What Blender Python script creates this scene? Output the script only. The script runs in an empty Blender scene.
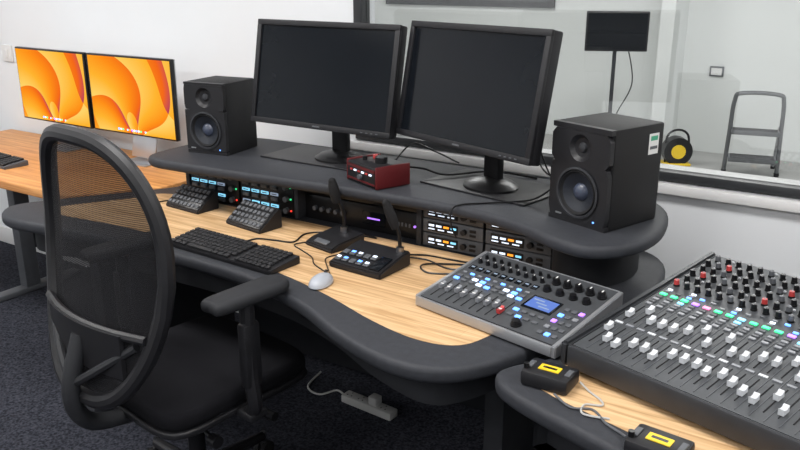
import bpy, bmesh, math, random
from mathutils import Matrix, Vector, Euler
random.seed(7)
scene=bpy.context.scene
scene.view_settings.view_transform='Standard'
R=math.radians
# ---------------------------------------------------------------- materials
MATS={}
def mat(name,col,rough=.5,metal=0.0,spec=.5,emit=None,es=1.0,bump=0.0,bscale=200,var=0.0,vscale=8,coat=0):
    if name in MATS: return MATS[name]
    m=bpy.data.materials.new(name); m.use_nodes=True
    nt=m.node_tree; b=nt.nodes['Principled BSDF']
    b.inputs['Base Color'].default_value=(*col,1); b.inputs['Roughness'].default_value=rough
    b.inputs['Metallic'].default_value=metal; b.inputs['Specular IOR Level'].default_value=spec
    b.inputs['Coat Weight'].default_value=coat
    tc=nt.nodes.new('ShaderNodeTexCoord')
    if var>0:
        n=nt.nodes.new('ShaderNodeTexNoise'); n.inputs['Scale'].default_value=vscale; n.inputs['Detail'].default_value=4
        r=nt.nodes.new('ShaderNodeValToRGB')
        r.color_ramp.elements[0].position=.3; r.color_ramp.elements[1].position=.7
        r.color_ramp.elements[0].color=(*[c*(1-var) for c in col],1)
        r.color_ramp.elements[1].color=(*[min(1,c*(1+var)) for c in col],1)
        nt.links.new(tc.outputs['Object'],n.inputs['Vector']); nt.links.new(n.outputs['Fac'],r.inputs[0])
        nt.links.new(r.outputs[0],b.inputs['Base Color'])
    if bump>0:
        n2=nt.nodes.new('ShaderNodeTexNoise'); n2.inputs['Scale'].default_value=bscale; n2.inputs['Detail'].default_value=3
        bp=nt.nodes.new('ShaderNodeBump'); bp.inputs['Strength'].default_value=bump; bp.inputs['Distance'].default_value=.002
        nt.links.new(tc.outputs['Object'],n2.inputs['Vector']); nt.links.new(n2.outputs['Fac'],bp.inputs['Height'])
        nt.links.new(bp.outputs[0],b.inputs['Normal'])
    if emit:
        b.inputs['Emission Color'].default_value=(*emit,1); b.inputs['Emission Strength'].default_value=es
    MATS[name]=m; return m
def wood(name,c1,c2,rough=.45):
    m=bpy.data.materials.new(name); m.use_nodes=True; nt=m.node_tree; b=nt.nodes['Principled BSDF']
    tc=nt.nodes.new('ShaderNodeTexCoord'); mp=nt.nodes.new('ShaderNodeMapping'); mp.inputs['Scale'].default_value=(1.3,26,26)
    n=nt.nodes.new('ShaderNodeTexNoise'); n.inputs['Scale'].default_value=2.5; n.inputs['Detail'].default_value=8; n.inputs['Distortion'].default_value=.9
    r=nt.nodes.new('ShaderNodeValToRGB'); r.color_ramp.elements[0].position=.34; r.color_ramp.elements[1].position=.64
    r.color_ramp.elements[0].color=(*c1,1); r.color_ramp.elements[1].color=(*c2,1)
    nt.links.new(tc.outputs['Object'],mp.inputs[0]); nt.links.new(mp.outputs[0],n.inputs['Vector'])
    nt.links.new(n.outputs['Fac'],r.inputs[0])
    mp2=nt.nodes.new('ShaderNodeMapping'); mp2.inputs['Scale'].default_value=(1,1,1)
    br=nt.nodes.new('ShaderNodeTexBrick'); br.inputs['Scale'].default_value=1; br.inputs['Mortar Size'].default_value=.0006
    br.inputs['Brick Width'].default_value=.55; br.inputs['Row Height'].default_value=.045
    br.inputs['Color1'].default_value=(1,1,1,1); br.inputs['Color2'].default_value=(.84,.81,.78,1); br.inputs['Mortar'].default_value=(.78,.73,.68,1)
    nt.links.new(tc.outputs['Object'],mp2.inputs[0]); nt.links.new(mp2.outputs[0],br.inputs['Vector'])
    mx=nt.nodes.new('ShaderNodeMix'); mx.data_type='RGBA'; mx.blend_type='MULTIPLY'; mx.inputs[0].default_value=1
    nt.links.new(r.outputs[0],mx.inputs[6]); nt.links.new(br.outputs[0],mx.inputs[7]); nt.links.new(mx.outputs[2],b.inputs['Base Color'])
    b.inputs['Roughness'].default_value=rough; b.inputs['Specular IOR Level'].default_value=.35
    MATS[name]=m; return m
M_wall=mat('wall_paint',(.75,.77,.79),.85,bump=.1,bscale=60,var=.02,vscale=2)
M_wall2=mat('studio_wall_paint',(.70,.72,.71),.9,bump=.1,bscale=60,var=.03,vscale=1)
M_ceil=mat('ceiling_paint',(.72,.72,.72),.9,var=.02)
M_sfloor=mat('studio_vinyl_floor',(.42,.42,.41),.7,var=.05,vscale=3)
M_trim=mat('trim_white',(.7,.7,.7),.5,var=.02)
M_frame=mat('window_frame_dark',(.022,.024,.027),.45,var=.1)
M_desk=mat('desk_charcoal',(.028,.030,.036),.6,spec=.33,bump=.25,bscale=500,var=.12,vscale=60)
M_deskdark=mat('desk_panel_dark',(.013,.014,.017),.65,spec=.3,var=.15,vscale=20)
M_wood=wood('oak_top',(.46,.275,.125),(.76,.52,.295))
M_wood2=wood('orange_oak_top',(.54,.23,.07),(.78,.39,.14))
M_blk=mat('black_plastic',(.011,.011,.013),.45,spec=.4,var=.1,vscale=40)
M_blk2=mat('black_satin',(.006,.006,.007),.35,spec=.4,var=.1,vscale=30)
M_vinyl=mat('speaker_vinyl',(.008,.008,.009),.6,spec=.33,bump=.4,bscale=700,var=.1,vscale=80)
M_rub=mat('rubber',(.009,.009,.010),.8,spec=.3,var=.1)
M_armpad=mat('arm_pad',(.018,.019,.022),.7,spec=.33,var=.08,vscale=40)
M_fab=mat('seat_fabric',(.008,.008,.010),.95,spec=.12,bump=.6,bscale=900,var=.3,vscale=300)
M_gryp=mat('grey_plastic',(.085,.09,.10),.5,var=.08,vscale=30)
M_spine=mat('chair_spine_grey',(.018,.019,.022),.55,spec=.35,var=.08,vscale=30)
M_dgry=mat('dark_grey_metal',(.034,.036,.041),.45,.3,var=.08,vscale=30)
M_panel=mat('console_panel',(.058,.062,.068),.5,.2,var=.06,vscale=40)
M_sil=mat('silver',(.55,.56,.58),.3,.9,var=.04)
M_alu=mat('satin_aluminium',(.40,.41,.43),.4,.7,var=.04)
M_chr=mat('steel',(.35,.35,.37),.3,1,var=.05)
M_wht=mat('white_plastic',(.72,.72,.71),.4,var=.03)
M_socket=mat('socket_white',(.42,.42,.41),.5,var=.03)
M_cap=mat('fader_cap_white',(.58,.60,.63),.4,var=.03)
M_capg=mat('fader_cap_grey',(.22,.23,.25),.4,var=.03)
M_scr=mat('screen_off',(.006,.0075,.010),.13,spec=.22,var=.05)
M_bez=mat('bezel',(.010,.010,.012),.5,spec=.35,var=.1)
M_red=mat('maroon_anodised',(.10,.008,.010),.4,.2,var=.1)
M_redk=mat('red_knob',(.42,.04,.04),.4,var=.1)
M_yel=mat('yellow_label',(.8,.55,.02),.5,var=.05)
M_cone=mat('woofer_cone',(.012,.015,.022),.4,spec=.4,bump=.5,bscale=600,var=.2,vscale=200)
M_dust=mat('dust_cap',(.045,.055,.085),.3,var=.05)
def led(n,c,s=3): return mat('led_'+n,c,.4,emit=c,es=s)
L_blue=led('blue',(.12,.32,1),2.2); L_cyan=led('cyan',(.25,.65,.9),.9); L_grn=led('green',(.05,.8,.3),1.0)
L_red=led('red',(1,.05,.03),1.2); L_wht=led('white',(.75,.85,1),1.0); L_pur=led('purple',(.45,.2,1),1.1); L_pnk=led('pink',(1,.25,.5),.8); L_org=led('orange',(1,.35,.03),1.1)
L_disp=mat('lit_display',(.1,.12,.15),.3,emit=(.35,.45,.6),es=.6)

def carpet():
    m=bpy.data.materials.new('carpet'); m.use_nodes=True; nt=m.node_tree; b=nt.nodes['Principled BSDF']
    tc=nt.nodes.new('ShaderNodeTexCoord'); n=nt.nodes.new('ShaderNodeTexNoise'); n.inputs['Scale'].default_value=110; n.inputs['Detail'].default_value=3
    r=nt.nodes.new('ShaderNodeValToRGB'); r.color_ramp.elements[0].position=.35; r.color_ramp.elements[1].position=.7
    r.color_ramp.elements[0].color=(.013,.014,.019,1); r.color_ramp.elements[1].color=(.060,.063,.080,1)
    bp=nt.nodes.new('ShaderNodeBump'); bp.inputs['Strength'].default_value=.8; bp.inputs['Distance'].default_value=.004
    nt.links.new(tc.outputs['Object'],n.inputs['Vector']); nt.links.new(n.outputs['Fac'],r.inputs[0]); nt.links.new(r.outputs[0],b.inputs['Base Color'])
    nt.links.new(n.outputs['Fac'],bp.inputs['Height']); nt.links.new(bp.outputs[0],b.inputs['Normal'])
    b.inputs['Roughness'].default_value=.95; b.inputs['Specular IOR Level'].default_value=.1
    return m
M_carpet=carpet()
def glassmat():
    m=bpy.data.materials.new('window_glass'); m.use_nodes=True; nt=m.node_tree; nt.nodes.clear()
    o=nt.nodes.new('ShaderNodeOutputMaterial'); t=nt.nodes.new('ShaderNodeBsdfTransparent'); t.inputs[0].default_value=(.93,.94,.94,1)
    g=nt.nodes.new('ShaderNodeBsdfGlossy'); g.inputs['Roughness'].default_value=.02
    mx=nt.nodes.new('ShaderNodeMixShader'); mx.inputs[0].default_value=.10
    nt.links.new(t.outputs[0],mx.inputs[1]); nt.links.new(g.outputs[0],mx.inputs[2]); nt.links.new(mx.outputs[0],o.inputs[0]); return m
M_glass=glassmat()
def meshmat():
    m=bpy.data.materials.new('chair_mesh_fabric'); m.use_nodes=True; nt=m.node_tree; nt.nodes.clear()
    o=nt.nodes.new('ShaderNodeOutputMaterial'); t=nt.nodes.new('ShaderNodeBsdfTransparent')
    d=nt.nodes.new('ShaderNodeBsdfPrincipled'); d.inputs['Base Color'].default_value=(.011,.011,.013,1); d.inputs['Roughness'].default_value=.75; d.inputs['Specular IOR Level'].default_value=.2
    tc=nt.nodes.new('ShaderNodeTexCoord'); n=nt.nodes.new('ShaderNodeTexWave'); n.inputs['Scale'].default_value=60; n.bands_direction='Z'
    r=nt.nodes.new('ShaderNodeMapRange'); r.inputs[3].default_value=.74; r.inputs[4].default_value=.93
    mx=nt.nodes.new('ShaderNodeMixShader')
    nt.links.new(tc.outputs['Object'],n.inputs['Vector']); nt.links.new(n.outputs['Fac'],r.inputs[0]); nt.links.new(r.outputs[0],mx.inputs[0])
    nt.links.new(t.outputs[0],mx.inputs[1]); nt.links.new(d.outputs[0],mx.inputs[2]); nt.links.new(mx.outputs[0],o.inputs[0]); return m
M_mesh=meshmat()
def wallpaper():
    m=bpy.data.materials.new('desktop_wallpaper_screen'); m.use_nodes=True; nt=m.node_tree; nt.nodes.clear(); N=nt.nodes.new; K=nt.links.new
    o=N('ShaderNodeOutputMaterial'); e=N('ShaderNodeEmission'); tc=N('ShaderNodeTexCoord'); s=N('ShaderNodeSeparateXYZ'); K(tc.outputs['Object'],s.inputs[0])
    def mt(op,a,b=None):
        x=N('ShaderNodeMath'); x.operation=op
        for i,v in enumerate([a,b]):
            if v is None: continue
            if isinstance(v,(int,float)): x.inputs[i].default_value=v
            else: K(v,x.inputs[i])
        return x.outputs[0]
    z=mt('ADD',s.outputs[2],.20); x=mt('ADD',s.outputs[0],-.03)
    ang=mt('ARCTAN2',z,x); r=mt('SQRT',mt('ADD',mt('MULTIPLY',x,x),mt('MULTIPLY',z,z)))
    ph=mt('ADD',mt('MULTIPLY',ang,1.15),mt('MULTIPLY',mt('SINE',mt('MULTIPLY',r,9)),.42))
    v=mt('FRACT',ph)
    v2=mt('FRACT',mt('ADD',mt('MULTIPLY',r,2.6),mt('MULTIPLY',mt('SINE',mt('MULTIPLY',ang,2.4)),.35)))
    v=mt('ADD',mt('MULTIPLY',v,.65),mt('MULTIPLY',v2,.35))
    rp=N('ShaderNodeValToRGB'); el=rp.color_ramp.elements
    el[0].position=.02; el[0].color=(.45,.05,.10,1); el[1].position=.92; el[1].color=(1,.66,.14,1)
    a=el.new(.16); a.color=(.90,.14,.010,1); a=el.new(.36); a.color=(1,.28,.010,1); a=el.new(.62); a.color=(1,.46,.03,1)
    K(v,rp.inputs[0]); K(rp.outputs[0],e.inputs[0]); e.inputs[1].default_value=1.0; K(e.outputs[0],o.inputs[0]); return m
M_wp=wallpaper()

# ---------------------------------------------------------------- geometry builder
class G:
    def __init__(s): s.v=[]; s.f=[]; s.m=[]; s.ml=[]
    def mi(s,m):
        if m not in s.ml: s.ml.append(m)
        return s.ml.index(m)
    def add(s,vs,fs,m,M=None):
        o=len(s.v); 
        for p in vs:
            p=Vector(p)
            if M is not None: p=M@p
            s.v.append(tuple(p))
        i=s.mi(m)
        for f in fs: s.f.append([o+k for k in f]); s.m.append(i)
    def bm(s,b,m,M=None):
        b.verts.ensure_lookup_table(); b.verts.index_update()
        s.add([v.co.copy() for v in b.verts],[[v.index for v in f.verts] for f in b.faces],m,M); b.free()
    def box(s,c,size,m,rot=(0,0,0),bev=0,seg=2,M=None):
        T=Matrix.Translation(c)@Euler(rot).to_matrix().to_4x4()
        if M is not None: T=M@T
        x,y,z=[k/2 for k in size]
        if bev<=0:
            vs=[(-x,-y,-z),(x,-y,-z),(x,y,-z),(-x,y,-z),(-x,-y,z),(x,-y,z),(x,y,z),(-x,y,z)]
            s.add(vs,[(0,3,2,1),(4,5,6,7),(0,1,5,4),(1,2,6,5),(2,3,7,6),(3,0,4,7)],m,T); return
        b=bmesh.new(); bmesh.ops.create_cube(b,size=1)
        for v in b.verts: v.co=Vector((v.co.x*size[0],v.co.y*size[1],v.co.z*size[2]))
        bmesh.ops.bevel(b,geom=list(b.edges),offset=min(bev,min(size)*.49),segments=seg,affect='EDGES',profile=.5)
        s.bm(b,m,T)
    def b2(s,a,b,m,bev=0,M=None):
        s.box([(a[i]+b[i])/2 for i in range(3)],[abs(b[i]-a[i]) for i in range(3)],m,bev=bev,M=M)
    def cyl(s,p0,p1,r0,m,r1=None,n=20,M=None,caps=True):
        if r1 is None: r1=r0
        p0=Vector(p0);p1=Vector(p1); d=(p1-p0).normalized(); u=d.orthogonal().normalized(); w=d.cross(u)
        vs=[];
        for p,r in((p0,r0),(p1,r1)):
            for k in range(n):
                a=2*math.pi*k/n; vs.append(p+u*r*math.cos(a)+w*r*math.sin(a))
        fs=[(k,(k+1)%n,n+(k+1)%n,n+k) for k in range(n)]
        if caps: fs+= [tuple(range(n-1,-1,-1)),tuple(range(n,2*n))]
        s.add(vs,fs,m,M)
    def tube(s,pts,r,m,n=8,closed=False,M=None,smooth=True):
        P=[Vector(p) for p in pts]
        if smooth: P=cr(P,6,closed)
        N=len(P); vs=[]; T=[]
        for i in range(N):
            a=P[(i-1)%N] if (closed or i>0) else P[i]; b=P[(i+1)%N] if (closed or i<N-1) else P[i]
            T.append((b-a).normalized())
        u=T[0].orthogonal().normalized()
        for i in range(N):
            u=(u-T[i]*u.dot(T[i])).normalized(); w=T[i].cross(u)
            rr=r(i/(N-1)) if callable(r) else r
            for k in range(n):
                a=2*math.pi*k/n; vs.append(P[i]+u*rr*math.cos(a)+w*rr*math.sin(a))
        fs=[]
        for i in range(N if closed else N-1):
            j=(i+1)%N
            for k in range(n): fs.append((i*n+k,i*n+(k+1)%n,j*n+(k+1)%n,j*n+k))
        if not closed: fs+=[tuple(range(n-1,-1,-1)),tuple((N-1)*n+k for k in range(n))]
        s.add(vs,fs,m,M)
    def prism(s,out,z0,z1,m,bev=0,seg=3,M=None):
        b=bmesh.new(); vs=[b.verts.new((p[0],p[1],z0)) for p in out]
        f=b.faces.new(vs)
        r=bmesh.ops.extrude_face_region(b,geom=[f]); 
        for e in r['geom']:
            if isinstance(e,bmesh.types.BMVert): e.co.z=z1
        bmesh.ops.recalc_face_normals(b,faces=b.faces)
        if bev>0:
            ed=[e for e in b.edges if abs(e.verts[0].co.z-e.verts[1].co.z)<1e-6]
            bmesh.ops.bevel(b,geom=ed,offset=bev,segments=seg,affect='EDGES',profile=.5)
        s.bm(b,m,M)
    def sph(s,c,r,m,M=None,n=16):
        b=bmesh.new(); bmesh.ops.create_uvsphere(b,u_segments=n,v_segments=max(6,n//2),radius=1)
        if not hasattr(r,'__len__'): r=(r,r,r)
        T=Matrix.Translation(c)@Matrix.Diagonal((*r,1))
        if M is not None: T=M@T
        s.bm(b,m,T)
    def lathe(s,prof,m,M=None,n=32):
        vs=[];
        for r,h in prof:
            for k in range(n):
                a=2*math.pi*k/n; vs.append((r*math.cos(a),r*math.sin(a),h))
        fs=[]
        for i in range(len(prof)-1):
            for k in range(n): fs.append((i*n+k,i*n+(k+1)%n,(i+1)*n+(k+1)%n,(i+1)*n+k))
        s.add(vs,fs,m,M)
    def side(s,prof,w,m,M=None,bev=0):
        b=bmesh.new(); vs=[b.verts.new((-w/2,p[0],p[1])) for p in prof]; f=b.faces.new(vs)
        r=bmesh.ops.extrude_face_region(b,geom=[f])
        for e in r['geom']:
            if isinstance(e,bmesh.types.BMVert): e.co.x=w/2
        bmesh.ops.recalc_face_normals(b,faces=b.faces)
        if bev>0: bmesh.ops.bevel(b,geom=list(b.edges),offset=bev,segments=2,affect='EDGES')
        s.bm(b,m,M)
    def obj(s,name,loc=(0,0,0),yaw=0,parent=None,ang=35):
        me=bpy.data.meshes.new(name); me.from_pydata(s.v,[],s.f)
        for m in s.ml: me.materials.append(m)
        me.polygons.foreach_set('material_index',s.m); me.update()
        b=bmesh.new(); b.from_mesh(me); bmesh.ops.recalc_face_normals(b,faces=b.faces); b.to_mesh(me); b.free()
        me.shade_smooth(); me.set_sharp_from_angle(angle=R(ang))
        o=bpy.data.objects.new(name,me); scene.collection.objects.link(o)
        o.location=loc; o.rotation_euler=(0,0,R(yaw))
        if parent: o.parent=parent
        return o
def cr(P,k=6,closed=False):
    P=[Vector(p) for p in P]; n=len(P); out=[]
    for i in range(n if closed else n-1):
        g=lambda j:(P[j%n] if closed else P[max(0,min(n-1,j))])
        a,b,c,d=g(i-1),g(i),g(i+1),g(i+2)
        for q in range(k):
            t=q/k
            out.append(.5*((2*b)+(c-a)*t+(2*a-5*b+4*c-d)*t*t+(3*b-a-3*c+d)*t**3))
    if not closed: out.append(P[-1])
    return out
def cr2(P,k=6): return [(p.x,p.y) for p in cr([(a,b,0) for a,b in P],k,True)]
def inset(out,d):
    n=len(out); res=[]; area=sum(out[i][0]*out[(i+1)%n][1]-out[(i+1)%n][0]*out[i][1] for i in range(n))
    sg=1 if area>0 else -1
    for i in range(n):
        a=Vector(out[i-1]);b=Vector(out[(i+1)%n]); t=(b-a).normalized(); nn=Vector((-t.y,t.x))*sg
        p=Vector(out[i])+nn*d; res.append((p.x,p.y))
    return res
def tilt(d,h0,h1):
    a=math.atan2(h1-h0,d); return Matrix.Translation((0,-d/2,h0))@Matrix.Rotation(a,4,'X')

# ---------------------------------------------------------------- room
WY=2.6
def simple(name,a,b,m,bev=0):
    g=G(); c=[(a[i]+b[i])/2 for i in range(3)]
    g.box((0,0,0),[abs(b[i]-a[i]) for i in range(3)],m,bev=bev); return g.obj(name,c)
simple('floor',(-5.5,-3,-.1),(3,WY+.07,0),M_carpet)
simple('floor_studio',(-5.5,WY+.07,-.1),(3,8.4,0),M_sfloor)
simple('ceiling',(-5.5,-3,2.8),(3,8.4,2.9),M_ceil)
g=G()
g.b2((-5.2,WY,0),(-1.9,WY+.14,2.8),M_wall); g.b2((-1.9,WY,0),(1.9,WY+.14,.94),M_wall)
g.b2((-1.9,WY,2.3),(1.9,WY+.14,2.8),M_wall); g.b2((1.9,WY,0),(2.8,WY+.14,2.8),M_wall)
g.obj('wall_back')
simple('wall_left',(-5.34,-2.8,0),(-5.2,WY+.14,2.8),M_wall)
simple('wall_right',(2.8,-2.8,0),(2.94,8.2,2.8),M_wall)
simple('wall_front',(-5.34,-2.94,0),(2.94,-2.8,2.8),M_wall)
simple('wall_studio_far',(-5.5,7.6,0),(2.94,7.74,2.8),M_wall2)
simple('wall_studio_left',(-5.5,WY+.14,0),(-5.36,7.6,2.8),M_wall2)
g=G()
g.b2((-1.9,WY-.01,.945),(1.9,WY+.04,.975),M_frame,.004); g.b2((-1.9,WY-.01,2.26),(1.9,WY+.06,2.3),M_frame,.004)
g.b2((-1.9,WY-.01,.975),(-1.86,WY+.05,2.26),M_frame,.004); g.b2((1.86,WY-.01,.975),(1.9,WY+.05,2.26),M_frame,.004)
g.b2((-1.9,WY+.04,.94),(1.9,WY+.16,.962),M_trim,.003)
g.b2((-1.86,WY+.02,.975),(1.86,WY+.026,2.26),M_glass)
g.obj('window_1')
simple('trim_1',(-1.95,WY-.03,.905),(1.95,WY,.938),M_trim,.004)
simple('baseboard_back',(-5.2,WY-.015,0),(2.8,WY,.10),M_trim,.003)
# shallow wall return in the studio beyond the glass
simple('wall_studio_return',(-1.98,7.15,0),(-1.86,7.6,2.8),M_wall2)
def light_panel(x,y,sx=1.2,sy=.6,e=38):
    g=G(); g.box((0,0,.0),(sx+.04,sy+.04,.03),M_trim,bev=.004)
    g.box((0,0,-.017),(sx,sy,.006),mat('diffuser_glow',(.9,.9,.9),.5,emit=(1,.98,.96),es=4)); o=g.obj('ceiling_light_panel',(x,y,2.783))
    l=bpy.data.lights.new('panel_lamp','AREA'); l.shape='RECTANGLE'; l.size=sx; l.size_y=sy; l.energy=e; l.color=(1,.985,.97)
    lo=bpy.data.objects.new('panel_lamp',l); scene.collection.objects.link(lo); lo.parent=o; lo.location=(0,0,-.03)
for x in (-3.6,-1.4,.9):
    for y in (-1.2,1.1): light_panel(x,y,e=33)
light_panel(-3.6,5,e=56); light_panel(-1,5,e=56); light_panel(1.4,5,e=56)
w=bpy.data.worlds.new('world'); scene.world=w; w.use_nodes=True
w.node_tree.nodes['Background'].inputs[0].default_value=(.5,.55,.6,1); w.node_tree.nodes['Background'].inputs[1].default_value=.3

g=G(); g.box((0,0,0),(.09,.012,.09),M_wht,bev=.004); g.box((0,-.008,0),(.03,.006,.045),M_wht,bev=.002); g.obj('light_switch',(-4.27,WY-.006,1.16))

# ---------------------------------------------------------------- main desk
TZ=.77; SH=.95
g=G()
out=cr2([(-2.62,1.50),(-2.3,1.54),(-1.9,1.56),(-1.55,1.55),(-1.3,1.49),(-1.08,1.39),(-.9,1.34),(-.78,1.365),(-.70,1.46),(-.64,1.62),(-.57,1.88),(-.52,2.1),(-.58,2.34),(-.8,2.42),(-1.4,2.44),(-2.0,2.44),(-2.36,2.42),(-2.47,2.1),(-2.68,1.78),(-2.76,1.6)])
g.prism(out,TZ-.042,TZ-.001,M_desk,bev=.014)
wd=cr2([(-2.55,1.625),(-2.2,1.655),(-1.85,1.655),(-1.5,1.62),(-1.25,1.56),(-1.05,1.49),(-.9,1.46),(-.8,1.49),(-.76,1.6),(-.72,1.8),(-.70,1.98),(-.85,2.03),(-1.4,2.033),(-2.0,2.033),(-2.38,2.03),(-2.46,1.9),(-2.58,1.7)])
g.prism(wd,TZ-.01,TZ,M_wood)
ap=inset(out,.10)
g.prism(ap,.62,TZ-.042,M_deskdark)
g.b2((-2.3,2.30,.08),(-.75,2.33,.62),M_deskdark,.004)
for x in (-2.42,-.80):
    g.b2((x-.03,1.68,.05),(x+.03,2.34,.62),M_deskdark,.01); g.b2((x-.04,1.58,0),(x+.04,2.36,.05),M_desk,.01)
g.obj('studio_desk')
g=G()
sh=cr2([(-2.37,1.97),(-2.31,1.89),(-2.15,1.885),(-1.9,1.905),(-1.5,1.94),(-1.1,1.95),(-.88,1.91),(-.72,1.83),(-.62,1.815),(-.535,1.90),(-.51,2.06),(-.56,2.26),(-.70,2.36),(-1.1,2.40),(-2.0,2.40),(-2.28,2.36),(-2.37,2.2)])
g.prism(sh,SH-.036,SH,M_desk,bev=.014)
RF=2.04
for x in (-2.29,-1.755,-1.255,-.80):
    g.b2((x-.009,RF,TZ),(x+.009,2.36,SH-.036),M_desk,.002)
g.b2((-2.29,2.34,TZ),(-.80,2.36,SH-.036),M_deskdark)
g.prism(cr2([(-.79,2.0),(-.68,1.98),(-.61,2.08),(-.61,2.22),(-.68,2.32),(-.79,2.34)]),TZ,SH-.036,M_deskdark)
g.obj('desk_shelf')

# rack gear
def intercom(x,w=.25):
    g=G(); h=.132
    g.b2((-w/2,0,0),(w/2,.2,h),M_blk,.002); g.b2((-w/2,-.006,.001),(w/2,0,h-.001),M_blk2,.001)
    for r in range(3):
        z=.024+r*.042
        for c in range(4):
            cx=-w/2+.028+c*.045
            g.box((cx,-.008,z+.008),(.034,.004,.010),L_cyan if (r+c)%4 else L_disp)
            g.box((cx,-.0095,z+.008),(.022,.002,.003),M_blk2)
            g.box((cx,-.009,z-.010),(.030,.008,.013),M_gryp,bev=.002)
        g.cyl((w/2-.03,-.006,z),(w/2-.03,-.02,z),.010,M_gryp)
        g.box((w/2-.012,-.008,z),(.005,.004,.005),L_grn if r else L_red)
    g.obj('intercom_panel',(x,RF+.012,TZ))
intercom(-2.155); intercom(-1.895)
def halfrack(x,z,w=.21,seed=0):
    random.seed(seed); g=G(); h=.044
    g.b2((-w/2,0,0),(w/2,.22,h),M_dgry,.002); g.b2((-w/2,-.006,.001),(w/2,0,h-.001),M_gryp,.001)
    g.box((-w*.16,-.008,h/2),(w*.5,.004,h*.62),M_blk2)
    for i in range(4): g.box((-w*.34+i*.026,-.011,h*.6),(.018,.003,.006),[L_wht,L_wht,L_org,L_cyan][i%4] if random.random()>.2 else L_wht)
    for i in range(3): g.box((-w*.34+i*.034,-.011,h*.34),(.022,.003,.003),L_wht)
    g.cyl((w*.2,-.006,h/2),(w*.2,-.018,h/2),.009,M_blk,n=14)
    for i in range(2): g.box((w*.34,-.008,h*.33+i*.014),(.02,.004,.007),M_blk2)
    g.obj('wireless_mic_receiver',(x,RF+.012,z))
for i,x in enumerate((-1.137,-.918)):
    for j in range(3): halfrack(x,TZ+.001+j*.046,seed=i*3+j)
def rack1u(x,z,w,h=.044,lit=L_blue,name='rack_audio_unit',s=0):
    random.seed(s); g=G(); g.b2((-w/2,0,0),(w/2,.24,h),M_blk,.002); g.b2((-w/2,-.006,.001),(w/2,0,h-.001),M_blk2,.001)
    for k in range(5): g.cyl((-w*.4+k*.03,-.006,h/2),(-w*.4+k*.03,-.018,h/2),.008,M_gryp,n=12)
    g.box((w*.12,-.008,h/2),(.09,.003,h*.5),M_scr); g.box((w*.12,-.010,h*.5),(.05,.002,.005),lit)
    for k in range(6): g.box((w*.27+k*.014,-.008,h*.5),(.007,.003,.012),M_gryp)
    g.cyl((w*.46,-.006,h*.5),(w*.46,-.010,h*.5),.004,lit,n=10)
    g.obj(name,(x,RF+.04,z))
rack1u(-1.505,TZ+.001,.47,.088,L_pur,s=2); rack1u(-1.505,TZ+.092,.47,.044,L_blue,s=3)

# ---------------------------------------------------------------- side desk (left)
g=G()
lo=[(-4.3,1.86),(-2.80,1.86),(-2.58,2.16),(-2.58,2.57),(-4.3,2.57)]
g.prism(lo,.70,.738,M_wood2,bev=.004)
for x in (-3.75,-2.95):
    g.b2((x-.03,2.18,.03),(x+.03,2.26,.70),M_gryp,.004); g.b2((x-.035,1.92,0),(x+.035,2.5,.03),M_gryp,.008)
g.b2((-4.2,2.2,.64),(-2.8,2.24,.70),M_gryp,.003)
g.obj('side_desk')
def lit_monitor(x,y,yaw):
    W,H=.56,.36; g=G()
    g.box((0,.012,0),(W,.02,H),M_blk2,bev=.004); g.box((0,.024,0),(W,.006,H),M_sil,bev=.003)
    g.box((0,.06,-H/2-.035),(.16,.010,.16),M_sil,rot=(R(-12),0,0),bev=.003); g.box((0,.05,-H/2-.130),(.18,.16,.008),M_sil,bev=.003)
    zc=.738+.134+H/2
    o=g.obj('lit_computer_monitor',(x,y,zc),yaw)
    s=G(); a,b=W/2-.008,H/2-.008
    s.add([(-a,0,-b),(a,0,-b),(a,0,b),(-a,0,b)],[(0,1,2,3)],M_wp); s.obj('screen',(0,.0005,0),parent=o)
    d=G()
    cols=[L_blue,L_wht,L_grn,L_red,L_cyan,L_org,L_pur,L_wht]
    for i in range(14): d.box((-.10+i*.015,-.0005,-H/2+.022),(.009,.001,.008),cols[i%8])
    d.obj('dock_icons',(0,0,0),parent=o)
lit_monitor(-3.585,2.38,-1); lit_monitor(-3.010,2.385,1)
def keyboard(name,x,y,z,yaw,w=.44,d=.125,m1=None,m2=None,h=.018):
    m1=m1 or M_blk; m2=m2 or M_blk2; g=G()
    g.side([(-d/2,0),(d/2,0),(d/2,h+.006),(-d/2,h-.006)],w,m1,bev=.002)
    T=tilt(d,h-.006,h+.006)
    rows=6; 
    for r in range(rows):
        v=.012+r*(d-.024)/(rows-1); 
        if r==0:
            ks=[(-w/2+.02,.022),(-w/2+.045,.02),(-w/2+.07,.02),(-w/2+.145,.11)]+[(-w/2+.215+.024*i,.02) for i in range(3)]+[(w*.18+.018*i,.015) for i in range(8)]
            for cx,kw in ks:
                if cx<w/2-.012: g.box((cx,v,.004),(kw,.015,.008),m2,bev=.0015,seg=1,M=T)
        else:
            n=int((w-.02)/.0185)
            for i in range(n):
                cx=-w/2+.018+i*.0185
                if i in (15,) : continue
                g.box((cx,v,.004),(.0155,.0155,.008),m2,bev=.0015,seg=1,M=T)
    return g.obj(name,(x,y,z),yaw)
M_key=mat('key_dark',(.016,.016,.018),.5,spec=.4,var=.1,vscale=30)
keyboard('computer_keyboard',-1.690,1.655,TZ+.0005,-3,w=.455,m2=M_key)
keyboard('computer_keyboard',-3.62,2.05,.738,-4,w=.42,d=.115,m1=M_gryp,m2=M_blk)

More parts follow.
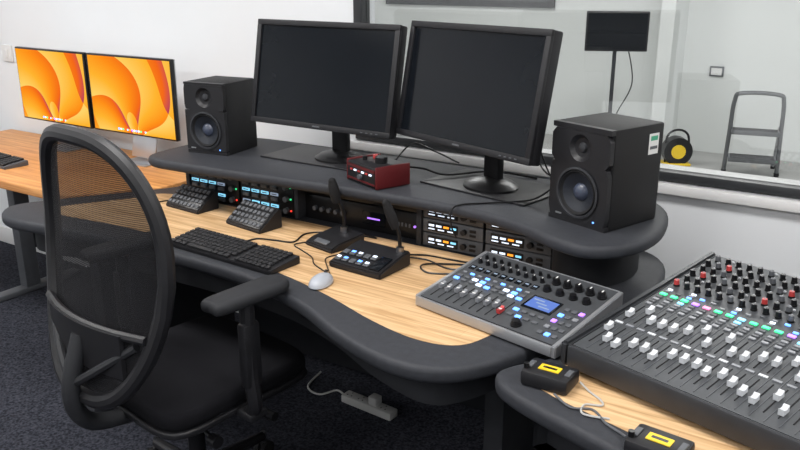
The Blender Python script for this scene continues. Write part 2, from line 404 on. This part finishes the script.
# off monitors
def off_monitor(x,y,zc,yaw,W=.60,H=.36,base=.956,sy=.10,tl=-11,br=.085,roll=0):
    T=Matrix.Rotation(R(tl),4,'X')@Matrix.Rotation(R(roll),4,'Y'); g=G(); b=.019
    g.box((0,.022,0),(W,.036,H),M_bez,bev=.006,M=T)
    for a in ((0,-.001,H/2-b/2,W,b),(0,-.001,-H/2+b/2,W,b)): g.box((a[0],a[1],a[2]),(a[3],.012,a[4]),M_bez,bev=.002,M=T)
    for sx in(-1,1): g.box((sx*(W/2-b/2),-.001,0),(b,.012,H-2*b+.002),M_bez,bev=.002,M=T)
    g.box((0,.002,0),(W-2*b,.004,H-2*b),M_scr,M=T)
    g.box((0,-.008,-H/2+b/2),(.03,.002,.005),M_gryp,M=T)
    for i in range(4): g.box((W/2-.05-i*.02,-.008,-H/2+b/2),(.008,.002,.003),M_gryp,M=T)
    g.box((0,.055,0),(W*.6,.04,H*.6),M_bez,bev=.012,M=T)
    z0=base-zc
    g.box((0,sy,(z0+.02)/2),(.065,.028,-z0+.05),M_blk2,bev=.006); g.box((0,sy-.01,.0),(.1,.07,.1),M_blk2,bev=.008)
    q=br/.105
    g.lathe([(0.001,z0+.03),(.05*q,z0+.028),(.085*q,z0+.018),(.105*q,z0+.006),(.105*q,z0),(0.001,z0)],M_blk2,M=Matrix.Translation((0,sy-.01,0))@Matrix.Diagonal((1.1,.95,1,1)))
    return g.obj('computer_monitor',(x,y,zc),yaw)
off_monitor(-1.705,2.14,1.258,0); off_monitor(-1.115,2.075,1.273,-20,W=.595,sy=.12,roll=-.5)
def plate(x,y,w,d,yaw):
    g=G(); g.prism(cr2([(-w/2,-d/2),(0,-d/2),(w/2,-d/2),(w/2,0),(w/2,d/2),(0,d/2),(-w/2,d/2),(-w/2,0)],1),0,.006,M_blk,bev=.002); g.obj('monitor_base_plate',(x,y,SH),yaw)
plate(-1.76,2.235,.44,.24,0); plate(-1.08,2.2,.40,.24,-10)

# speakers
def speaker(x,y,yaw,W=.18,D=.195,H=.262):
    g=G()
    g.box((0,.008,H/2),(W,D-.016,H),M_vinyl,bev=.006)
    yf=-D/2
    def holed(cz,w,h,r,n=32):
        vs=[]
        for k in range(n):
            a=2*math.pi*(k+.5)/n; c,s_=math.cos(a),math.sin(a); q=1/max(abs(c)/(w/2),abs(s_)/(h/2))
            vs.append((c*q,yf,cz+s_*q)); 
        for k in range(n):
            a=2*math.pi*(k+.5)/n; vs.append((r*math.cos(a),yf,cz+r*math.sin(a)))
        g.add(vs,[(k,(k+1)%n,n+(k+1)%n,n+k) for k in range(n)],M_blk)
        vs2=[(v[0],yf+.016,v[2]) for v in vs[:n]]
        g.add(vs[:n]+vs2,[(k,(k+1)%n,n+(k+1)%n,n+k) for k in range(n)],M_blk)
        vi=vs[n:]; g.add(vi+[(v[0],yf+.016,v[2]) for v in vi],[(k,(k+1)%n,n+(k+1)%n,n+k) for k in range(n)],M_blk2)
    holed(.088,W-.004,.150,.066); holed(.208,W-.004,.090,.036)
    g.box((0,yf+.01,.0065),(W-.004,.018,.012),M_blk); g.box((0,yf+.01,(.253+H)/2),(W-.004,.018,H-.253-.001),M_blk)
    T=Matrix.Translation((0,yf,.088))@Matrix.Rotation(R(90),4,'X')
    g.lathe([(.068,.000),(.070,.004),(.064,.005),(.060,-.002)],M_dgry,M=T)
    g.lathe([(.062,-.002),(.058,.004),(.052,-.002)],M_rub,M=T)
    g.lathe([(.052,-.002),(.024,-.014)],M_cone,M=T)
    g.lathe([(.024,-.014),(.020,-.007),(.010,-.002),(.0005,-.001)],M_dust,M=T)
    T=Matrix.Translation((0,yf,.208))@Matrix.Rotation(R(90),4,'X')
    g.lathe([(.036,0),(.026,-.010),(.014,-.012)],M_blk,M=T); g.lathe([(.014,-.012),(.010,-.005),(.0005,-.003)],M_dgry,M=T)
    g.box((-.06,yf-.001,.02),(.02,.002,.004),M_sil); g.box((.06,yf-.001,.02),(.004,.002,.004),L_blue)
    return g.obj('studio_monitor_speaker',(x,y,SH),yaw)
speaker(-2.19,2.14,8); sp=speaker(-.682,2.068,-20,W=.198,D=.215,H=.268)
g=G(); g.box((0,0,0),(.001,.04,.055),M_wht); g.box((.0008,0,.015),(.001,.028,.012),mat('label_green',(.05,.35,.2),.5,var=.02)); g.box((.0008,0,-.01),(.001,.03,.008),M_gryp)
g.obj('label',(.0995,.065,.215),parent=sp)

# shelf controller
g=G(); g.box((0,0,.036),(.16,.125,.064),M_blk,bev=.004); g.box((-.083,0,.037),(.008,.13,.070),M_red,bev=.003); g.box((.083,0,.037),(.008,.13,.070),M_red,bev=.003)
g.box((0,-.0635,.037),(.158,.002,.050),M_blk2); g.box((0,-.065,.056),(.158,.002,.008),M_red); g.box((0,-.065,.014),(.158,.002,.006),M_red)
for i in range(6): g.box((-.055+i*.022,-.066,.043),(.012,.003,.005),L_wht if i%2 else M_redk)
g.cyl((0,-.063,.028),(0,-.075,.028),.008,M_gryp)
g.cyl((.02,0,.068),(.02,0,.086),.020,M_blk2,n=24); g.cyl((.02,0,.086),(.02,0,.089),.016,M_chr,n=24); g.cyl((-.045,.02,.068),(-.045,.02,.080),.008,M_redk,n=14); g.cyl((-.045,-.02,.068),(-.045,-.02,.080),.008,M_blk2,n=14)
for sx in(-1,1):
    for sy in(-1,1): g.cyl((sx*.06,sy*.045,0),(sx*.06,sy*.045,.006),.008,M_rub,n=10)
g.obj('monitor_controller',(-1.415,2.05,SH),-22)

# keypads
def keypad(x,y,yaw):
    g=G(); w,d=.18,.10; g.side([(-d/2,0),(d/2,0),(d/2,.062),(d/2-.015,.070),(-d/2,.012)],w,M_blk,bev=.003)
    T=Matrix.Translation((0,-d/2,.012))@Matrix.Rotation(math.atan2(.058,d-.015),4,'X')
    g.box((0,.051,.001),(w-.01,.095,.003),M_blk2,bev=.001,M=T)
    for r in range(4):
        for c in range(8): g.box((-.074+c*.0211,.016+r*.0235,.004),(.014,.015,.006),M_gryp,bev=.0015,seg=1,M=T)
    g.obj('button_control_pad',(x,y,TZ),yaw)
keypad(-2.17,1.945,-4); keypad(-1.83,1.905,-8)

# mouse
g=G(); b=bmesh.new(); bmesh.ops.create_uvsphere(b,u_segments=24,v_segments=14,radius=1)
for v in b.verts:
    z=v.co.z; v.co=Vector((v.co.x*.030*(1-.08*v.co.y),v.co.y*.050,(z*.026 if z>0 else z*.004)+.004))
g.bm(b,mat('mouse_grey',(.36,.38,.42),.35,var=.03)); g.cyl((-.003,.030,.026),(.003,.030,.026),.007,M_blk,n=12)
g.obj('computer_mouse',(-1.305,1.61,TZ),12)

# desk mics
g=G(); g.side([(-.07,0),(.07,0),(.07,.036),(-.04,.024),(-.07,.012)],.13,M_blk,bev=.004)
g.box((0,-.052,.022),(.06,.02,.006),M_gryp,rot=(R(20),0,0),bev=.002)
g.cyl((.0,.04,.033),(.0,.04,.05),.012,M_chr); g.tube([(0,.04,.045),(0,.04,.09),(-.006,.03,.13),(-.014,.02,.165)],.0055,M_blk2)
g.tube([(-.012,.022,.13),(-.02,.012,.20)],lambda t:.012+.005*math.sin(t*math.pi),M_rub,n=14,smooth=True); g.sph((-.02,.012,.20),.0125,M_rub)
g.obj('paging_microphone',(-1.48,1.90,TZ),-12)
g=G(); g.side([(-.075,0),(.075,0),(.075,.045),(.03,.042),(-.075,.018)],.19,M_blk,bev=.004)
T=Matrix.Translation((0,-.075,.018))@Matrix.Rotation(math.atan2(.024,.105),4,'X')
for r in range(2):
    for c in range(5): g.box((-.075+c*.026,.025+r*.038,.003),(.020,.020,.006),M_gryp,bev=.002,seg=1,M=T); 
for r in range(2):
    for c in range(5): 
        if (r*5+c)%3!=2: g.box((-.075+c*.026,.029+r*.038,.0065),(.013,.008,.001),L_blue if c%2 else L_wht,M=T)
g.box((.065,.045,.002),(.035,.07,.004),M_scr,bev=.001,M=T)
g.cyl((.07,.055,.043),(.07,.055,.058),.012,M_chr); g.tube([(.07,.055,.055),(.068,.052,.10),(.055,.045,.14)],.0055,M_blk2)
g.tube([(.060,.048,.115),(.035,.035,.19)],lambda t:.011+.004*math.sin(t*math.pi),M_rub,n=14); g.sph((.035,.035,.19),.0115,M_rub)
g.obj('intercom_desk_station',(-1.275,1.80,TZ),-3)

# small mixer
def knob(g,u,v,r,h,m,M,tip=None):
    g.cyl((u,v,0),(u,v,h*.3),r*1.15,M_blk2,n=12,M=M); g.cyl((u,v,h*.3),(u,v,h),r,m,r1=r*.85,n=12,M=M)
    if tip: g.box((u,v+r*.4,h+.0005),(r*.3,r*.8,.001),tip,M=M)
def fader(g,u,v0,v1,pos,m,M,w=.009,h=.012):
    g.box((u,(v0+v1)/2,.0006),(.0022,v1-v0,.0012),M_rub,M=M)
    v=v0+(v1-v0)*pos
    g.side([(-.011,0),(.011,0),(.011,h),(.004,h*.7),(-.004,h*.7),(-.011,h)],w,m,M=M@Matrix.Translation((u,v,.002)))
random.seed(3)
g=G(); w,d=.43,.28; h0,h1=.028,.078
g.side([(-d/2,.006),(d/2,.006),(d/2,h1),(-d/2,h0)],w-.01,M_blk,bev=.003)
for sx in(-1,1): g.side([(-d/2-.004,.002),(d/2,.002),(d/2,h1+.003),(-d/2-.004,h0+.003)],.013,M_alu,M=Matrix.Translation((sx*(w/2-.005),0,0)),bev=.002)
g.b2((-w/2+.01,-d/2-.006,.004),(w/2-.01,-d/2+.002,h0+.001),M_alu,.001); g.b2((-w/2+.01,d/2-.004,.01),(w/2-.01,d/2+.002,h1+.002),M_alu,.001)
for sx in(-1,1):
    for sy in(-1,1): g.cyl((sx*.17,sy*.1,0),(sx*.17,sy*.1,.007),.01,M_rub,n=10)
T=tilt(d,h0,h1)
L=math.hypot(d,h1-h0)
g.box((0,L/2,.001),(w-.022,L-.008,.002),M_panel,M=T); T=T@Matrix.Translation((0,0,.002))
for i in range(9):
    u=-w/2+.032+i*.0255
    fader(g,u,.02,.105,[.55,.5,.6,.5,.62,.5,.5,.55,.35][i],M_capg if i<8 else M_redk,T)
    g.box((u,.02+.085*[.55,.5,.6,.5,.62,.5,.5,.55,.35][i],.0112),(.009,.003,.001),M_wht,M=T)
    for k in range(2): g.box((u,.122+k*.016,.002),(.016,.010,.004),[L_blue,M_gryp,M_gryp,L_wht][(i+k)%4],bev=.001,seg=1,M=T)
    g.box((u,.158,.002),(.012,.006,.003),L_blue if i%2 else M_capg,M=T)
    g.box((u,.19,.001),(.017,.020,.002),M_scr,M=T); g.box((u,.192,.0022),(.010,.005,.0008),L_disp,M=T)
    knob(g,u,.222,.006,.012,M_blk2,T,M_wht); knob(g,u,.25,.005,.010,M_blk2,T)
for i in range(5): knob(g,.055+i*.033,.235,.0105,.016,M_blk2,T,M_wht)
for i in range(4): knob(g,.055+i*.038,.195,.010,.013,M_blk2,T)
g.box((.085,.13,.001),(.085,.06,.002),M_scr,M=T); g.box((.085,.13,.0022),(.072,.046,.0008),mat('mixer_lcd',(.05,.1,.3),.3,emit=(.08,.14,.42),es=.5),M=T)
for i in range(3): g.box((.07+i*.014,.142-i*.012,.003),(.03,.004,.0008),L_disp,M=T)
for r in range(5):
    for c in range(3): g.box((.15+c*.02,.03+r*.028,.002),(.013,.012,.004),[M_gryp,L_blue,M_gryp,M_capg,M_gryp,M_gryp,L_pur,M_gryp][(r*3+c)%8],bev=.001,seg=1,M=T)
for c in range(4):
    for r in range(2): g.box((.045+c*.024,.055+r*.025,.002),(.015,.010,.004),L_blue if (c+r)%4==1 else M_gryp,bev=.001,seg=1,M=T)
knob(g,.085,.026,.012,.014,M_blk2,T)
g.obj('small_audio_mixer',(-.768,1.722,TZ),-12)

# ---------------------------------------------------------------- right desk
g=G()
o2=cr2([(-.67,1.41),(-.595,1.35),(-.34,1.265),(0,1.16),(.6,1.0),(1.2,.86),(1.35,.95),(1.45,1.5),(1.45,2.1),(1.2,2.25),(.4,2.3),(-.2,2.3),(-.43,2.2),(-.48,1.95),(-.545,1.70),(-.61,1.54),(-.66,1.47)])
g.prism(o2,TZ-.042,TZ-.001,M_desk,bev=.014)
g.prism(cr2([(-.585,1.42),(-.34,1.335),(0,1.235),(.6,1.07),(1.15,.95),(1.3,1.2),(1.35,2.0),(1.1,2.15),(.3,2.2),(-.25,2.2),(-.36,2.0),(-.46,1.75),(-.535,1.57)]),TZ-.01,TZ,M_wood)
g.prism(inset(o2,.10),.62,TZ-.042,M_deskdark)
for x,y in((-.38,1.5),(1.1,1.3)):
    g.b2((x-.035,y,.05),(x+.035,y+.6,.63),M_deskdark,.01); g.b2((x-.045,y-.08,0),(x+.045,y+.66,.05),M_desk,.01)
g.obj('console_desk')
# large console
random.seed(11)
g=G(); w,d=1.0,.60; h0,h1=.062,.128
g.side([(-d/2,.012),(d/2,.012),(d/2,h1-.004),(-d/2,h0-.004)],w-.02,M_dgry,bev=.006)
for sx in(-1,1): g.side([(-d/2-.006,.010),(d/2+.004,.010),(d/2+.004,h1+.004),(-d/2-.006,h0+.004)],.022,M_dgry,M=Matrix.Translation((sx*(w/2-.011),0,0)),bev=.006)
g.b2((-w/2+.02,-d/2-.008,.012),(w/2-.02,-d/2+.004,h0+.002),M_dgry,.006)
for sx in(-1,1):
    for sy in(-1,1): g.cyl((sx*.4,sy*.22,0),(sx*.4,sy*.22,.013),.015,M_rub,n=12)
T=tilt(d,h0-.004,h1-.004)@Matrix.Translation((0,0,.0005)); Lp=math.hypot(d,h1-h0)
g.box((0,Lp/2,.001),(w-.05,Lp-.012,.003),M_panel,M=T); T=T@Matrix.Translation((0,0,.0025))
ch=.0275; n=int((w-.07)/ch)
for i in range(n):
    u=-w/2+.042+i*ch
    fader(g,u,.040,.135,random.choice([.2,.45,.6,.75,.3]),M_cap,T,w=.011,h=.013)
    fader(g,u,.165,.25,random.choice([.2,.45,.6,.75,.3]),M_cap,T,w=.011,h=.013)
    g.box((u,.150,.001),(.018,.007,.002),M_capg if i%3 else M_cap,M=T)
    g.box((u+ch/2,.15,.0006),(.0012,.27,.0012),M_gryp,M=T)
    for k in range(4): g.box((u,.266+k*.014,.002),(.015,.008,.004),[M_capg,M_gryp,M_capg,L_cyan if i%5==2 else M_gryp][k],bev=.001,seg=1,M=T)
    g.box((u,.326,.002),(.017,.010,.004),[L_grn,L_grn,L_grn,L_pur,L_pnk,L_grn,L_grn,L_cyan][i%8],bev=.001,seg=1,M=T)
    for k in range(3):
        if random.random()>.35: g.box((u,.344+k*.011,.0015),(.011,.005,.003),random.choice([L_blue,M_gryp,M_capg,M_capg,L_wht]),M=T)
    for k in range(6):
        v=.386+k*.036
        knob(g,u+(.003 if k%2 else -.003),v,.0068,.016,M_redk if (i*7+k*3)%13==0 else (M_gryp if (i+k)%5==0 else M_blk2),T,M_capg)
        if (i*k)%4==1: g.box((u+.008,v+.016,.0015),(.005,.004,.003),M_cap,M=T)
g.obj('mixing_console',(.0,1.660,TZ),-16.5)

# beltpacks
def pack(x,y,yaw):
    g=G(); g.box((0,0,.017),(.105,.075,.034),M_blk,bev=.007); g.box((.0,0,.035),(.045,.024,.002),M_yel); g.box((0,0,.0362),(.030,.008,.0006),M_blk2)
    for s_ in(-1,1): g.box((s_*.042,0,.035),(.012,.03,.004),M_gryp,bev=.0015)
    g.cyl((-.045,-.02,.034),(-.045,-.02,.045),.006,M_blk2,n=12); g.box((.03,.04,.018),(.02,.012,.016),M_chr,bev=.002)
    g.obj('intercom_beltpack',(x,y,TZ),yaw)
pack(-.555,1.432,0); pack(-.287,1.290,-6)

# ---------------------------------------------------------------- office chair
g=G()
for k in range(5):
    a=R(90+72*k+10); c,s_=math.cos(a),math.sin(a)
    g.tube([(0.02*c,.02*s_,.115),(.15*c,.15*s_,.10),(.30*c,.30*s_,.075)],lambda t:.026-.010*t,M_blk,n=10)
    px,py=.305*c,.305*s_; g.cyl((px,py,.06),(px,py,.09),.009,M_chr,n=10)
    q=Vector((-s_,c,0))
    for s2 in(-1,1): g.cyl(Vector((px,py,.028))+q*.006*s2,Vector((px,py,.028))+q*.024*s2,.028,M_rub,n=18)
    g.box((px,py,.045),(.02,.03,.03),M_blk,rot=(0,0,a),bev=.004)
g.cyl((0,0,.085),(0,0,.145),.035,M_blk); g.cyl((0,0,.14),(0,0,.28),.026,M_blk2); g.cyl((0,0,.28),(0,0,.40),.015,M_chr)
g.box((0,0,.405),(.20,.26,.05),M_blk,bev=.012); g.cyl((.09,.05,.40),(.27,.06,.395),.006,M_blk2,n=8); g.cyl((.25,.06,.395),(.30,.062,.395),.014,M_blk2,n=12)
g.cyl((.08,-.08,.39),(.24,-.1,.37),.006,M_blk2,n=8); g.cyl((.22,-.1,.37),(.25,-.1,.37),.018,M_blk2,n=12)
st=cr2([(-.23,-.22),(0,-.235),(.23,-.22),(.25,0),(.25,.2),(.20,.27),(0,.285),(-.20,.27),(-.25,.2),(-.25,0)])
g.prism(st,.425,.445,M_blk,bev=.006); g.prism(inset(st,.004),.440,.50,M_fab,bev=.024,seg=4)
def by(x,z):
    v=min(1,max(0,(z-.51)/.71)); y0=-.285+.075*math.sin(min(1,v*.95)*math.pi*.62)-.010*v*v
    return y0-.055*(1-min(1,abs(x)/.27)**2)
ZC=.874; ZH=.342
def ol(phi):
    c,s_=math.cos(phi),math.sin(phi); e=.66
    zz=(abs(s_)**e)*(1 if s_>0 else -1); zc=ZC+zz*ZH
    W=.272-.065*max(0,-zz)**1.3-.045*max(0,zz)**2
    return W*(abs(c)**.64)*(1 if c>0 else -1), zc
NP=60; O=[ol(2*math.pi*k/NP) for k in range(NP)]
g.tube([(x,by(x,z),z) for x,z in O],.022,M_blk,n=10,closed=True,smooth=False)
rings=10; vs=[];fs=[]
for r in range(rings+1):
    s_=max(.01,r/rings)
    for x,z in O:
        X=x*s_; Z=ZC+(z-ZC)*s_; vs.append((X,by(X,Z),Z))
for r in range(rings):
    for k in range(NP): fs.append((r*NP+k,r*NP+(k+1)%NP,(r+1)*NP+(k+1)%NP,(r+1)*NP+k))
g.add(vs,fs,M_mesh)
lb=[(x,by(x,.735)-.018,.735) for x in(-.235,-.12,0,.12,.235)]
g.tube(lb,.012,M_blk,n=8)
for (zz,hh) in ((.68,.12),):
    vs=[];fs=[]
    for i in range(9):
        x=-.17+.34*i/8
        for (dy,dz) in((-.012,-hh/2),(-.024,-hh/2),(-.024,hh/2),(-.012,hh/2)): vs.append((x,by(x,zz)+dy,zz+dz))
    for i in range(8):
        for k in range(4): fs.append((i*4+k,i*4+(k+1)%4,(i+1)*4+(k+1)%4,(i+1)*4+k))
    fs+=[(0,1,2,3),(32,33,34,35)]; g.add(vs,fs,M_blk)
g.tube([(0,-.09,.41),(0,-.22,.415),(0,-.33,.45),(0,-.366,.55),(0,-.32,.70)],.024,M_spine,n=12)
for sx in(-1,1): g.tube([(0,-.360,.57),(sx*.09,-.335,.63),(sx*.20,by(.21,.70)-.010,.71)],.012,M_spine,n=8)
for sx in(-1,1):
    g.box((sx*.26,.0,.43),(.10,.06,.022),M_blk,bev=.006)
    g.tube([(sx*.27,.0,.43),(sx*.305,-.01,.47),(sx*.30,-.015,.58),(sx*.295,-.01,.765)],.021,M_blk,n=10)
    g.box((sx*.30,-.012,.62),(.036,.055,.19),M_blk,bev=.01)
    pd=cr2([(-.038,-.12),(0,-.13),(.038,-.12),(.045,0),(.042,.10),(0,.125),(-.042,.10),(-.045,0)])
    g.prism([(p[0]+sx*.295,p[1]) for p in pd],.772,.806,M_armpad,bev=.014)
g.obj('office_chair',(-1.686,1.452,0),-7)

# ---------------------------------------------------------------- power strip, cables
g=G(); g.box((0,0,.016),(.24,.05,.032),M_socket,bev=.005)
for i in range(4):
    for q in((0,.012),(-.01,-.008),(.01,-.008)): g.box((-.09+i*.055+q[0],q[1],.0325),(.004,.006,.001),M_blk2)
g.box((.03,0,.05),(.04,.04,.035),M_socket,bev=.006)
g.tube([(-.12,0,.015),(-.18,.02,.01),(-.22,-.04,.006),(-.30,-.02,.006),(-.34,.1,.006)],.004,M_socket)
g.obj('power_strip',(-1.57,2.20,0),-4)
def cable(pts,r=.0028,m=None):
    g=G(); c=Vector(pts[0]); g.tube([Vector(p)-c for p in pts],r,m or M_blk2,n=6); g.obj('cable',c)
z=TZ+.003
cable([(-1.47,1.985,z+.01),(-1.55,1.99,z),(-1.62,1.93,z),(-1.60,1.84,z),(-1.66,1.82,z),(-1.72,1.80,z),(-1.73,1.745,z)])
cable([(-1.43,1.985,z+.01),(-1.40,2.015,z),(-1.46,2.02,z+.003),(-1.56,2.015,z)])
cable([(-1.565,1.86,z),(-1.58,1.82,z),(-1.52,1.79,z),(-1.46,1.76,z),(-1.42,1.72,z),(-1.36,1.69,z)],.002)
cable([(-1.23,1.885,z+.01),(-1.16,1.93,z),(-1.07,1.90,z),(-1.0,1.93,z),(-.95,1.96,z+.01),(-.93,2.02,z)])
cable([(-1.25,1.885,z+.01),(-1.19,1.96,z),(-1.10,1.97,z),(-1.03,1.98,z),(-1.0,2.02,z)])
cable([(-1.02,1.88,z),(-1.10,1.84,z),(-1.14,1.88,z+.004),(-1.05,1.95,z),(-.90,1.99,z)])
cable([(-1.317,1.662,z),(-1.34,1.69,z),(-1.38,1.73,z),(-1.42,1.78,z),(-1.40,1.84,z)],.0018)
s=SH+.003
cable([(-.84,2.09,s+.05),(-.90,2.08,s+.01),(-1.0,2.02,s),(-1.06,1.96,s),(-1.075,1.928,s-.01),(-1.075,1.925,.90),(-1.06,1.93,.86)])
cable([(-1.38,2.12,s+.04),(-1.32,2.17,s+.03),(-1.25,2.2,s+.012),(-1.15,2.33,s+.01),(-1.0,2.36,s)],.0035)
cable([(-1.40,2.12,s+.05),(-1.38,2.20,s+.10),(-1.33,2.26,s+.07),(-1.28,2.34,s+.02)])
cable([(-1.0,2.28,1.16),(-.97,2.31,1.05),(-.93,2.32,.97),(-.85,2.30,s)])
cable([(-1.02,2.28,1.14),(-1.0,2.33,1.05),(-.96,2.34,.98),(-.80,2.27,s)])
cable([(-2.22,1.998,z+.01),(-2.30,1.97,z),(-2.33,1.88,z),(-2.29,1.82,z),(-2.2,1.80,z)])
cable([(-.525,1.385,z+.004),(-.48,1.36,z),(-.44,1.375,z),(-.40,1.34,z),(-.37,1.325,z),(-.35,1.30,z+.01)],.0025,M_gryp)
cable([(-.495,1.450,z+.01),(-.47,1.44,z),(-.44,1.42,z),(-.43,1.40,z),(-.46,1.385,z),(-.45,1.35,z),(-.40,1.36,z)],.0022,M_socket)

# ---------------------------------------------------------------- far room objects
g=G(); g.box((0,0,1.12),(.50,.04,.32),M_blk,bev=.006); g.box((0,-.021,1.12),(.47,.004,.29),M_scr)
g.cyl((0,.04,.05),(0,.04,1.15),.016,M_dgry); 
for k in range(3):
    a=R(90+120*k); g.tube([(0,.04,.25),(.3*math.cos(a),.04+.3*math.sin(a),.012)],.012,M_dgry,smooth=False)
g.tube([(.1,.03,1.0),(.16,.03,.7),(.06,.04,.45),(.02,.05,.3)],.005,M_blk2)
g.obj('display_on_stand',(-2.17,6.6,0),25)
g=G()
M_ladder=mat('ladder_grey',(.10,.105,.11),.4,.3,var=.05)
g.tube([(-.20,0,.014),(-.19,0,.35),(-.18,0,.60),(-.13,0,.66),(.13,0,.66),(.18,0,.60),(.19,0,.35),(.20,0,.014)],.017,M_ladder,n=10)
for z_,dp in((.14,.20),(.36,.17)):
    g.box((0,-.02,z_),(.36,dp,.025),M_alu,bev=.006); g.box((0,-.02-dp/2,z_),(.36,.008,.035),M_ladder,bev=.002)
    for k in range(5): g.box((0,-.02-dp*.36+k*dp*.18,z_+.014),(.33,.006,.003),M_rub)
for sx in(-1,1):
    g.tube([(sx*.18,.02,.40),(sx*.19,.30,.014)],.013,M_alu,smooth=False); g.tube([(sx*.19,0,.2),(sx*.185,.14,.22)],.006,M_ladder,smooth=False)
    g.cyl((sx*.20,0,0),(sx*.20,0,.03),.02,M_rub,n=12); g.cyl((sx*.19,.30,0),(sx*.19,.30,.03),.018,M_rub,n=12)
g.obj('step_ladder',(-1.07,6.9,0),12)
g=G(); g.cyl((0,-.06,.12),(0,.06,.12),.12,M_blk2,n=28); g.cyl((0,-.066,.12),(0,.066,.12),.06,M_yel,n=24); g.box((0,0,.01),(.22,.16,.02),M_yel,bev=.004); g.tube([(-.09,0,.02),(-.09,0,.24),(0,0,.30),(.09,0,.24),(.09,0,.02)],.01,M_blk2)
g.obj('cable_reel',(-1.68,6.95,0),30)
g=G(); g.box((0,0,0),(.12,.02,.09),M_gryp,bev=.004); g.box((0,-.011,0),(.09,.002,.06),M_wht); g.obj('wall_socket',(-1.56,7.59,.735))
g=G(); g.b2((-5.1,7.56,1.24),(-3.13,7.6,2.2),M_frame,.005); g.b2((-5.05,7.555,1.30),(-4.2,7.562,2.15),M_scr); g.b2((-4.1,7.555,1.30),(-3.2,7.562,2.15),M_gryp)
g.obj('window_2')

# ---------------------------------------------------------------- camera
cam=bpy.data.cameras.new('camera'); co=bpy.data.objects.new('camera',cam); scene.collection.objects.link(co)
co.location=(0,0,1.6); co.rotation_euler=(R(72.3),0,R(33)); cam.lens=36; cam.sensor_width=36; cam.clip_start=.05
scene.camera=co
